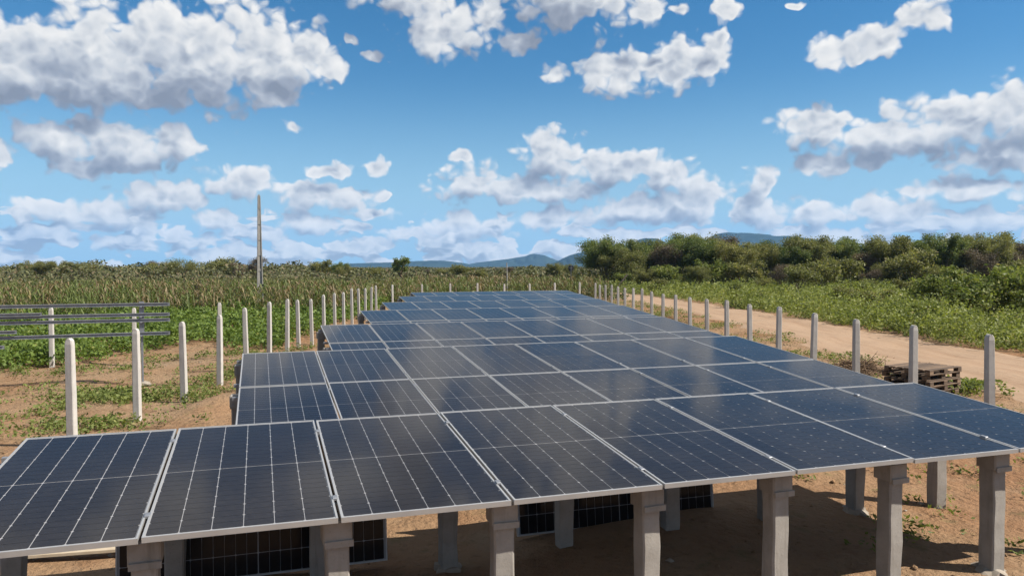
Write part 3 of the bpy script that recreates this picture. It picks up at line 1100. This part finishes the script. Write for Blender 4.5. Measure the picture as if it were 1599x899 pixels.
def tree_meshes(seed, height, spread, leaf_mat, n_leaf, leaf_size, flat=0.5, low=0.35, bare=False):
    rg = np.random.default_rng(seed)
    m = MB()
    tips = []
    n_stem = int(rg.integers(1, 4))
    for s in range(n_stem):
        a0 = rg.uniform(0, 6.28)
        lean = rg.uniform(0.05, 0.3) * (1 if n_stem > 1 else 0.4)
        r0 = 0.045 * height / (n_stem ** 0.5) * 0.55
        p0 = np.array([0.12 * math.cos(a0) * (n_stem > 1), 0.12 * math.sin(a0) * (n_stem > 1), -0.25])
        fork = height * rg.uniform(low * 0.8, low * 1.25)
        p1 = p0 + np.array([math.cos(a0) * lean * fork * 0.5, math.sin(a0) * lean * fork * 0.5, fork * 0.55 + 0.25])
        p2 = p0 + np.array([math.cos(a0) * lean * fork * 1.2, math.sin(a0) * lean * fork * 1.2, fork + 0.25])
        m.tube([p0, p1, p2], [r0 * 1.25, r0, r0 * 0.85], 7)
        nl = int(rg.integers(5, 8))
        for k in range(nl):
            a = a0 + 6.283 * k / nl + rg.uniform(-0.4, 0.4)
            out = spread * rg.uniform(0.35, 1.0)
            zt = fork + (height - fork) * (rg.uniform(0.45, 1.0) if k else 1.0) * (1 - flat * 0.25 * (out / spread) ** 2)
            e = np.array([math.cos(a) * out, math.sin(a) * out, zt]) + np.array([p2[0], p2[1], 0]) * 0.5
            mid = (p2 + e) / 2 + np.array([math.cos(a) * 0.1, math.sin(a) * 0.1, 0.16 * (zt - fork)]) * spread * 0.5
            m.tube([p2 - np.array([0, 0, 0.05]), mid, e], [r0 * 0.6, r0 * 0.36, r0 * 0.12], 5)
            tips += [e, mid * 0.35 + e * 0.65]
            for q in range(3):
                st = mid * rg.uniform(0.2, 0.7) + e * 0.3
                st = mid + (e - mid) * rg.uniform(0.0, 0.7)
                e2 = st + np.array([rg.normal(0, 0.33), rg.normal(0, 0.33), rg.uniform(0.05, 0.45)]) * spread * 0.55
                e2[2] = min(e2[2], height)
                m.tube([st, (st + e2) / 2 + rg.normal(0, 0.05, 3), e2], [r0 * 0.28, r0 * 0.18, r0 * 0.07], 4)
                tips.append(e2)
    tips = np.array(tips)
    w = rg.random(len(tips)) + 0.3
    w /= w.sum()
    pick = rg.choice(len(tips), n_leaf, p=w)
    rad = spread * rg.uniform(0.20, 0.34, len(tips))
    off = np.clip(rg.normal(0, 0.48, (n_leaf, 3)), -0.85, 0.85) * rad[pick][:, None]
    off[:, 2] = off[:, 2] * 0.85 + 0.10 * rad[pick] * rg.random(n_leaf)
    # ragged sprays
    pts = tips[pick] + off
    pts[:, 2] = np.clip(pts[:, 2], 0.15, None)
    clump = rg.random(len(tips))
    tint = np.clip(0.65 * clump[pick] + 0.35 * rg.random(n_leaf), 0, 1) * 0.86
    dry = rg.random(n_leaf) < 0.05
    tint[dry] = 0.95
    v, f, t = leaves(pts, leaf_size, rg, 0.5, 0.15, 0.7, tint)
    crown = mesh('crown', v, f, leaf_mat, False, t)
    trunk = m.mesh('trunk', 'bark', True)
    return trunk, crown


TREES = {
    'green': [tree_meshes(i, 5.2, 2.4, 'tree_leaf', 15000, 0.165, 0.6, 0.14) for i in (1, 2, 3)],
    'olive': [tree_meshes(i, 4.8, 2.5, 'olive_leaf', 15000, 0.16, 0.6, 0.12) for i in (4, 5, 6)],
    'brown': [tree_meshes(i, 4.8, 2.3, 'brown_leaf', 9000, 0.14, 0.5, 0.12) for i in (7, 8)],
    'umbrella': [tree_meshes(9, 5.5, 3.6, 'olive_leaf', 4500, 0.25, 1.2, 0.42)],
    'feathery': [tree_meshes(21, 6.0, 2.6, 'tree_leaf', 2600, 0.34, 0.3, 0.4)],
    'bush': [tree_meshes(i, 2.0, 1.25, 'weed_leaf', 2600, 0.17, 0.4, 0.12) for i in (31, 32, 33)],
    'low': [tree_meshes(i, 2.6, 1.9, 'olive_leaf', 3000, 0.22, 0.4, 0.15) for i in (41, 42)],
}
tr = random.Random(21)


def plant(name, kind, x, y, sc, label, cat, group, sz=None):
    tk, cr = tr.choice(TREES[kind])
    root = thing(name, label, cat, (x, y, float(relief(x, y))), tr.uniform(0, 6.28), group)
    root.scale = (sc, sc, sc * (sz or tr.uniform(0.9, 1.1)))
    link('trunk' if cat == 'tree' else 'stem', tk, root)
    link('crown' if cat == 'tree' else 'foliage', cr, root)
    return root


# right thicket: front rank then back rank, left to right
WORD = {'green': 'dark green', 'olive': 'olive green', 'brown': 'brown half-leafless'}
front = []
x = 11.5
while x < 78:
    front.append(x)
    x += tr.uniform(2.0, 3.0)
for i, x in enumerate(front):
    y = 97 - 0.06 * x + tr.uniform(-3, 3)
    k = tr.choices(['green', 'olive', 'brown'], [4, 4, 1.2 if x < 30 else 3.5])[0]
    plant('thicket_tree', k, x, y, tr.uniform(0.86, 1.12) * (1.0 if x > 16 else 1.12) * (1.08 if x > 32 else 1.0),
          '%s tree in the front rank of the right thicket, %s from left' % (WORD[k], ordinal(i)), 'tree', 'trees of the right thicket')
back = []
x = 12.5
while x < 88:
    back.append(x)
    x += tr.uniform(2.6, 3.8)
for i, x in enumerate(back):
    y = 106 - 0.06 * x + tr.uniform(-3, 3)
    k = tr.choices(['green', 'olive', 'brown'], [4, 4, 1.5])[0]
    plant('thicket_tree', k, x, y, tr.uniform(1.1, 1.34), '%s tree in the back rank of the right thicket, %s from left' % (WORD[k], ordinal(i)),
          'tree', 'trees of the right thicket')

# low shrubs in front of the thicket
x, i = 13.0, 0
while x < 74:
    y = 89 - 0.10 * x + tr.uniform(-4, 3)
    k = tr.choices(['low', 'bush', 'olive', 'brown'], [4, 3, 2, 1.2])[0]
    plant('thicket_shrub', k, x, y, tr.uniform(0.9, 1.5) if k in ('low', 'bush') else tr.uniform(0.42, 0.62),
          'shaggy shrub at the foot of the right thicket, %s from left' % ordinal(i), 'shrub', 'shrubs at the foot of the right thicket')
    x += tr.uniform(1.7, 3.2)
    i += 1

# bushes right of the road
BUSHES = [(21.5, 36.5, 1.0), (23.6, 38.5, 1.25), (25.6, 37.0, 1.15), (24.0, 34.0, 0.85), (27.0, 41.5, 1.3), (22.6, 41.5, 1.0), (29.5, 43.5, 1.35)]
for i, (x, y, s) in enumerate(BUSHES):
    plant('bush', 'bush', x, y, s, 'leafy green bush in the clump at the right edge, %s from the left' % ORD[[0, 2, 4, 3, 5, 1, 6][i]], 'bush', 'bushes at the right edge')
for i, (x, y, s) in enumerate([(27.2, 73.0, 0.95), (29.8, 75.0, 1.1)]):
    plant('bush', 'low', x, y, s, ['rounded grey-green bush before the thicket, the left one of two', 'rounded grey-green bush before the thicket, the right one of two'][i], 'bush', 'bushes before the thicket')
plant('bush', 'bush', 17.6, 33.0, 0.55, 'small leafy bush beside the far edge of the road', 'bush', None)

# scattered shrubs in the weedy field between road and thicket
for i in range(26):
    y = 34 + 48 * (i + tr.random()) / 26
    x = float(road_edges(y)[1]) + 2 + tr.random() * (y * 0.42)
    k = tr.choice(['bush', 'low', 'bush'])
    plant('field_shrub', k, x, y, tr.uniform(0.35, 0.8) if k == 'bush' else tr.uniform(0.3, 0.6),
          'small shrub in the weedy field right of the road, %s from the front' % ordinal(i), 'shrub', 'shrubs scattered in the right field')

# tree line on the left and centre horizon
line = []
x = -92.0
while x < 12:
    line.append(x)
    x += tr.uniform(3.0, 4.6)
for i, x in enumerate(line):
    y = 128 + tr.uniform(-14, 14)
    k = tr.choices(['green', 'olive', 'brown', 'low'], [2, 4.5, 2, 2.5])[0]
    plant('scrub_tree', k, x, y, (tr.uniform(0.58, 0.86) if k != 'low' else tr.uniform(1.1, 1.6)) * (0.78 if x > -26 else 1.0), 'low scrub tree on the horizon left of the thicket, %s from the left' % ordinal(i), 'tree', 'trees along the left horizon')
plant('umbrella_tree', 'umbrella', -45.5, 108.0, 0.66, 'flat-topped umbrella tree rising above the left horizon', 'tree', None, 1.0)
plant('umbrella_tree', 'umbrella', -66.0, 120.0, 0.62, 'small dark flat-topped tree on the far left horizon', 'tree', None, 1.0)
plant('feathery_tree', 'feathery', -15.2, 105.0, 0.66, 'feathery dark green tree standing out on the centre-left horizon', 'tree', None, 1.0)


# ------------------------------------------------------------------ uncountable vegetation
def herb_field(name, label, xy, hgt, n_leaf, leaf_size, mat, seed, spread=0.28, aspect=0.6):
    """xy: plant positions; hgt, n_leaf, leaf_size arrays or scalars"""
    rg = np.random.default_rng(seed)
    n = len(xy)
    hgt = np.broadcast_to(hgt, n)
    ls = np.broadcast_to(leaf_size, n)
    nl = np.broadcast_to(n_leaf, n).astype(int)
    ids = np.repeat(np.arange(n), nl)
    k = len(ids)
    r = np.sqrt(rg.random(k)) * spread * (0.6 + 0.8 * rg.random(n)[ids])
    a = rg.uniform(0, 6.283, k)
    z = hgt[ids] * (0.12 + 0.88 * rg.random(k) ** 0.7) * (1 - 0.35 * (r / (spread * 1.4)) ** 2)
    px, py = xy[ids, 0] + r * np.cos(a), xy[ids, 1] + r * np.sin(a)
    pts = np.stack([px, py, relief(px, py) + z], -1)
    tint = np.clip(0.55 * rg.random(n)[ids] + 0.45 * rg.random(k), 0, 1)
    v, f, t = leaves(pts, ls[ids], rg, aspect, 0.25, 0.6, tint * 0.9 + 0.02)
    o = link(name, mesh(name, v, f, mat, False, t))
    return tag(o, label, None, None, 'stuff')


def scatter(n, x0, x1, y0, y1, seed, keep=None, clump=None):
    rg = np.random.default_rng(seed)
    p = np.stack([rg.uniform(x0, x1, n), rg.uniform(y0, y1, n)], -1)
    if keep is not None:
        p = p[keep(p[:, 0], p[:, 1])]
    if clump is not None:
        sc, thr = clump
        q = np.zeros(len(p))
        for j in range(8):
            a, ph, w = rg.uniform(0, 6.28), rg.uniform(0, 6.28), sc * rg.uniform(0.6, 1.8)
            q += np.sin((p[:, 0] * math.cos(a) + p[:, 1] * math.sin(a)) * 6.283 / w + ph)
        p = p[q / 2.0 + rg.normal(0, 0.35, len(p)) > thr]
    return p


def in_crop(x, y):
    # green crop left of the plot: beyond the worked soil, up to the fence line
    edge = np.where(x < -12.0, 17.0 + np.clip(x + 17, 0, 5) * 1.0 + np.clip(-x - 17, 0, 20) * 0.0, 25.8 + 0.45 * np.sin(x * 1.7))
    return (y > edge + 0.5 * np.sin(x * 2.9)) & (x < -7.35 - 0.035 * (y - 12)) & (np.abs(x) < y * 0.78)


p = scatter(13000, -46, -7, 16, 62, 101, in_crop, (4.5, -1.35))
dist = np.hypot(p[:, 0], p[:, 1])
herb_field('bean_crop', 'dense green bean crop beyond the left fence', p, np.where(dist < 30, 0.5, 0.62) * np.random.default_rng(1).uniform(0.6, 1.3, len(p)),
           np.where(dist < 34, 34, 22), np.where(dist < 34, 0.115, 0.15), 'bean_leaf', 102, 0.34, 0.75)


def in_verge(x, y):
    return (x > road_edges(y)[1] + 0.1) & (x < y * 0.80 + 2) & ~((y > 92 - 0.06 * x) & (x > 9))


p = np.concatenate([scatter(15000, 9, 72, 13, 96, 111, in_verge, (5.0, -1.6)), scatter(9000, 14, 40, 14, 52, 113, in_verge, (4.0, -0.9))])
dist = np.hypot(p[:, 0], p[:, 1])
herb_field('roadside_weeds', 'bright green weeds and low scrub right of the dirt road', p,
           np.random.default_rng(2).uniform(0.2, 1.0, len(p)) ** 1.3 * (1 + 0.35 * np.sin(p[:, 0] * 0.9) * np.sin(p[:, 1] * 0.5)) * np.clip(0.5 + dist / 50, 0.7, 1.35), np.where(dist < 40, 26, 16),
           np.clip(0.075 + dist * 0.0016, 0.09, 0.22), 'weed_leaf', 112, 0.33, 0.55)

p = scatter(15000, 12, 66, 13, 92, 115, in_verge, (3.5, -0.9))
dist = np.hypot(p[:, 0], p[:, 1])
herb_field('roadside_grass', 'yellow-green grass among the weeds right of the road', p, np.random.default_rng(3).uniform(0.15, 0.5, len(p)),
           np.where(dist < 40, 20, 12), np.clip(0.17 + dist * 0.002, 0.2, 0.34), 'grass_leaf', 116, 0.28, 0.09)

# sparse weeds on the worked soil at the left, between fence and road at the right
p1 = scatter(2600, -19, -5.2, 10, 27, 121, lambda x, y: ~in_crop(x, y) & (np.abs(x) < y * 0.75), (2.4, 0.55))
r2 = np.random.default_rng(5)
pa = np.stack([r2.normal(-8.2, 0.75, 210), r2.normal(16.3, 0.6, 210)], -1)
pb = np.stack([r2.normal(-7.3, 0.6, 60), r2.normal(13.2, 0.25, 60)], -1)
pc = np.stack([r2.normal(-7.2, 0.35, 60), r2.normal(18.4, 1.0, 60)], -1)
p = np.concatenate([p1, pa, pb, pc])
herb_field('soil_weeds', 'low weeds scattered on the worked soil by the left fence', p, r2.uniform(0.06, 0.24, len(p)), 16, 0.075, 'weed_leaf', 122, 0.2, 0.5)
p = scatter(3200, 4.5, 11, 8, 60, 131, lambda x, y: (x < road_edges(y)[0] + 0.25) & (x > 6.2 - 0.02 * y), (2.6, 0.35))
herb_field('verge_weeds', 'dry low weeds between the right fence and the road', p, r2.uniform(0.05, 0.24, len(p)), 14, 0.085, 'weed_leaf', 132, 0.22, 0.4)
p = scatter(700, 2.8, 9.5, 6.5, 13.5, 133, lambda x, y: (x > 3.3), (1.6, 0.5))
herb_field('table_weeds', 'small weeds on the soil right of the first table', p, r2.uniform(0.04, 0.17, len(p)), 12, 0.06, 'weed_leaf', 134, 0.14, 0.45)
p = np.concatenate([np.stack([r2.normal(10.2, 0.35, 26), r2.normal(16.9, 0.3, 26)], -1)])
herb_field('pallet_weeds', 'green weeds growing beside the pallet stack', p, 0.26, 26, 0.10, 'weed_leaf', 135, 0.22, 0.6)
# dry grass and litter
p = scatter(5200, -18, 11, 7, 45, 141, lambda x, y: ((x < -5.5) & ~in_crop(x, y)) | ((x > 6.0) & (x < road_edges(y)[0])), (3.0, -0.2))
herb_field('dry_litter', 'dry straw and leaf litter on the soil', p, r2.uniform(0.02, 0.09, len(p)), 9, 0.11, 'dry_straw', 142, 0.2, 0.13)


# corn, mostly dried
def corn_field(name, label, xy, mat, seed, hmin=1.3, hmax=2.0):
    rg = np.random.default_rng(seed)
    parts = []
    n = len(xy)
    H = rg.uniform(hmin, hmax, n)
    base = np.concatenate([xy, np.zeros((n, 1))], 1)
    lean = np.concatenate([rg.normal(0, 0.10, (n, 2)), np.ones((n, 1))], 1)
    tone = rg.random(n)
    # stalk: two crossed thin blades
    for ax in ((1, 0, 0), (0, 1, 0)):
        w = np.array(ax) * 0.016
        top = base + lean * H[:, None]
        v = np.stack([base - w, base + w, top + w * 0.4, top - w * 0.4], 1).reshape(-1, 3)
        parts.append((v, np.arange(4 * n).reshape(n, 4), np.repeat(tone, 4)))
    # arching leaves, two segments each
    for k in range(9):
        hz_ = H * rg.uniform(0.2, 0.97, n)
        a = rg.uniform(0, 6.283, n)
        L = rg.uniform(0.35, 0.7, n)
        d = np.stack([np.cos(a), np.sin(a), np.zeros(n)], -1)
        s = np.stack([-np.sin(a), np.cos(a), np.zeros(n)], -1) * 0.035
        p0 = base + lean * hz_[:, None]
        p1 = p0 + d * (L * 0.45)[:, None] + np.array([0, 0, 1]) * (L * rg.uniform(0.1, 0.5, n))[:, None]
        p2 = p0 + d * (L * 0.85)[:, None] + np.array([0, 0, 1]) * (L * rg.uniform(-0.7, 0.15, n))[:, None]
        tt = np.clip(tone * 0.6 + rg.random(n) * 0.4, 0, 1)
        parts.append((np.stack([p0 - s * 0.5, p0 + s * 0.5, p1 + s, p1 - s], 1).reshape(-1, 3), np.arange(4 * n).reshape(n, 4), np.repeat(tt, 4)))
        parts.append((np.stack([p1 - s, p1 + s, p2 + s * 0.15, p2 - s * 0.15], 1).reshape(-1, 3), np.arange(4 * n).reshape(n, 4), np.repeat(tt, 4)))
    v, f, t = merge(parts)
    tag(link(name, mesh(name, v, f, mat, False, t)), label, None, None, 'stuff')


def corn_zone(x, y):
    left = (x < -9) & (y > 38 + 3 * np.sin(x * 0.35) + 0.12 * np.clip(-x - 20, 0, 30)) & (y < 58)
    mid = (x >= -9.5) & (y > 54 + 0.3 * (x + 9)) & (x < 8)
    return (left | mid) & (np.abs(x) < y * 0.76) & ~((np.abs(x + 16.3) < 0.5) & (y < 50))


p = scatter(3600, -52, 8, 36, 80, 151, corn_zone, (8.0, -0.25))
corn_field('dry_corn', 'dried tan corn stalks behind the bean crop', p, 'dry_straw', 152)
p = scatter(3600, -52, 8, 36, 80, 153, corn_zone)
corn_field('green_corn', 'fading green corn stalks among the dry ones', p, 'corn_green', 154, 1.2, 1.85)
# weeds under the corn and on to the tree line
p = scatter(9000, -95, 14, 44, 122, 161, lambda x, y: (np.abs(x) < y * 0.78) & ((x < -9.5) | (y > 55 + 0.3 * (x + 9))) & (x < 6 + 0.05 * y))
herb_field('field_scrub', 'olive green scrub stretching to the left tree line', p, np.random.default_rng(8).uniform(0.5, 1.5, len(p)), 14, 0.26, 'scrub_leaf', 162, 0.6, 0.55)
# undergrowth of the thicket
p = scatter(2600, 9, 84, 90, 108, 171, lambda x, y: y > 93 - 0.06 * x)
herb_field('thicket_undergrowth', 'dark tangled undergrowth at the foot of the right thicket', p, np.random.default_rng(9).uniform(0.8, 2.6, len(p)), 18, 0.3, 'scrub_leaf', 172, 0.7, 0.5)
# far woodland to the foot of the hills
rg = np.random.default_rng(181)
NW = 70000
dd = 112 * np.exp(rg.random(NW) ** 1.3 * 2.3)
aa = rg.uniform(-0.72, 0.72, NW)
ptx, pty = dd * np.sin(aa), dd * np.cos(aa)
hz_ = rg.random(NW) ** 0.6 * (2.9 + 0.8 * np.sin(aa * 60) * np.sin(aa * 23 + 1) + 0.5 * np.sin(aa * 171 + dd * 0.03)) * np.where((aa > -0.24) & (aa < 0.1), 0.68, 1.0)
v, f, t = leaves(np.stack([ptx, pty, hz_], -1), 0.30 + dd * 0.0016, rg, 0.55, 0.2, 0.7)
tag(link('far_woodland', mesh('far_woodland', v, f, 'wood_leaf', False, t)), 'far olive scrub woodland reaching to the hills', None, None, 'stuff')


# ------------------------------------------------------------------ dry brush piles by the right fence
def brush(x, y, w, h, n, label, seed):
    r = random.Random(seed)
    m = MB()
    for i in range(n):
        a = r.uniform(0, 6.28)
        q = r.random() ** 0.6 * w
        p0 = Vector((q * math.cos(a), q * math.sin(a) * 0.7, h * (1 - (q / w) ** 1.5) * r.random()))
        d = Vector((r.gauss(0, 1), r.gauss(0, 1), r.gauss(0.15, 0.35))).normalized() * r.uniform(0.15, 0.45)
        m.tube([p0, p0 + d * 0.5 + Vector((r.gauss(0, .02), r.gauss(0, .02), r.gauss(0, .03))), p0 + d], [0.011, 0.008, 0.003], 3, False)
    o = link('brush_pile', m.mesh('brush_pile', 'dry_twig'), None, (x, y, float(relief(x, y))))
    tag(o, label, 'brush pile', 'piles of dry brush along the right fence')


brush(8.75, 19.6, 0.8, 0.36, 480, 'dry brown brush pile left of the pallet stack', 1)
brush(7.1, 26.5, 0.7, 0.32, 220, 'dry brush heap behind the right fence, nearer of the far two', 2)
brush(7.2, 36.0, 1.0, 0.4, 260, 'dry brush heap behind the right fence, the farthest one', 3)

# sticks on the soil behind the first table
for i, (x, y, a, L) in enumerate([(-1.05, 9.6, 15, 0.5), (-0.9, 9.75, 28, 0.35)]):
    st = link('stick', MB().tube([(-L / 2, 0, 0), (0, 0.03, 0.015), (L / 2, 0, 0.0)], [0.022, 0.026, 0.014], 6).mesh('stick', 'pale_wood'), None, (x, y, float(relief(x, y)) + 0.02), (0, 0, R(a)))
    tag(st, ['longer pale stick on the sunny soil behind the first table', 'shorter pale stick on the sunny soil behind the first table'][i], 'stick', 'sticks behind the first table')

# ------------------------------------------------------------------ clods and stones on the soil
def clods(name, label, xy, size, mat, seed):
    rg = np.random.default_rng(seed)
    base = np.array([(1, 0, 0), (-1, 0, 0), (0, 1, 0), (0, -1, 0), (0, 0, 1), (0, 0, -0.6)], float)
    tri = np.array([(0, 2, 4), (2, 1, 4), (1, 3, 4), (3, 0, 4), (2, 0, 5), (1, 2, 5), (3, 1, 5), (0, 3, 5)])
    n = len(xy)
    sz = size * np.exp(rg.normal(0, 0.5, n))
    sh = base[None] * rg.uniform(0.6, 1.3, (n, 6, 1)) + rg.normal(0, 0.12, (n, 6, 3))
    sh[:, :, 2] *= 0.7
    z = relief(xy[:, 0], xy[:, 1]) + sz * 0.2
    v = sh * sz[:, None, None] + np.stack([xy[:, 0], xy[:, 1], z], -1)[:, None]
    f = (tri[None] + 6 * np.arange(n)[:, None, None]).reshape(-1, 3)
    tag(link(name, mesh(name, v.reshape(-1, 3), f, mat)), label, None, None, 'stuff')


p = scatter(5200, -17, 11.5, 5, 32, 191, lambda x, y: (np.abs(x) < y * 0.75) & ~in_crop(x, y), (2.0, -0.3))
clods('soil_clods', 'small clods and stones scattered over the worked soil', p, 0.016, 'soil', 192)
p = scatter(380, -17, 11.5, 5, 30, 193, lambda x, y: (np.abs(x) < y * 0.75) & ~in_crop(x, y))
clods('pale_stones', 'pale stones and cement crumbs on the soil', p, 0.018, 'cement_spill', 194)

# ------------------------------------------------------------------ air
hb = MB().box(-6900, 6900, -6900, 6900, -3.0, 330.0)
hm = bpy.data.materials.new('haze')
hm.use_nodes = True
ht = NT(hm.node_tree)
ht.n.clear()
ho = ht.node('ShaderNodeOutputMaterial')
pv = ht.node('ShaderNodeVolumePrincipled')
pv.inputs['Color'].default_value = (0.26, 0.55, 1.0, 1)
pv.inputs['Density'].default_value = 8.0e-5
pv.inputs['Anisotropy'].default_value = 0.0
ht.l.new(pv.outputs[0], ho.inputs['Volume'])
hme = mesh('haze', hb.v, hb.f)
hme.materials.append(hm)
tag(link('haze', hme), 'thin blue haze over the plain', None, None, 'stuff')
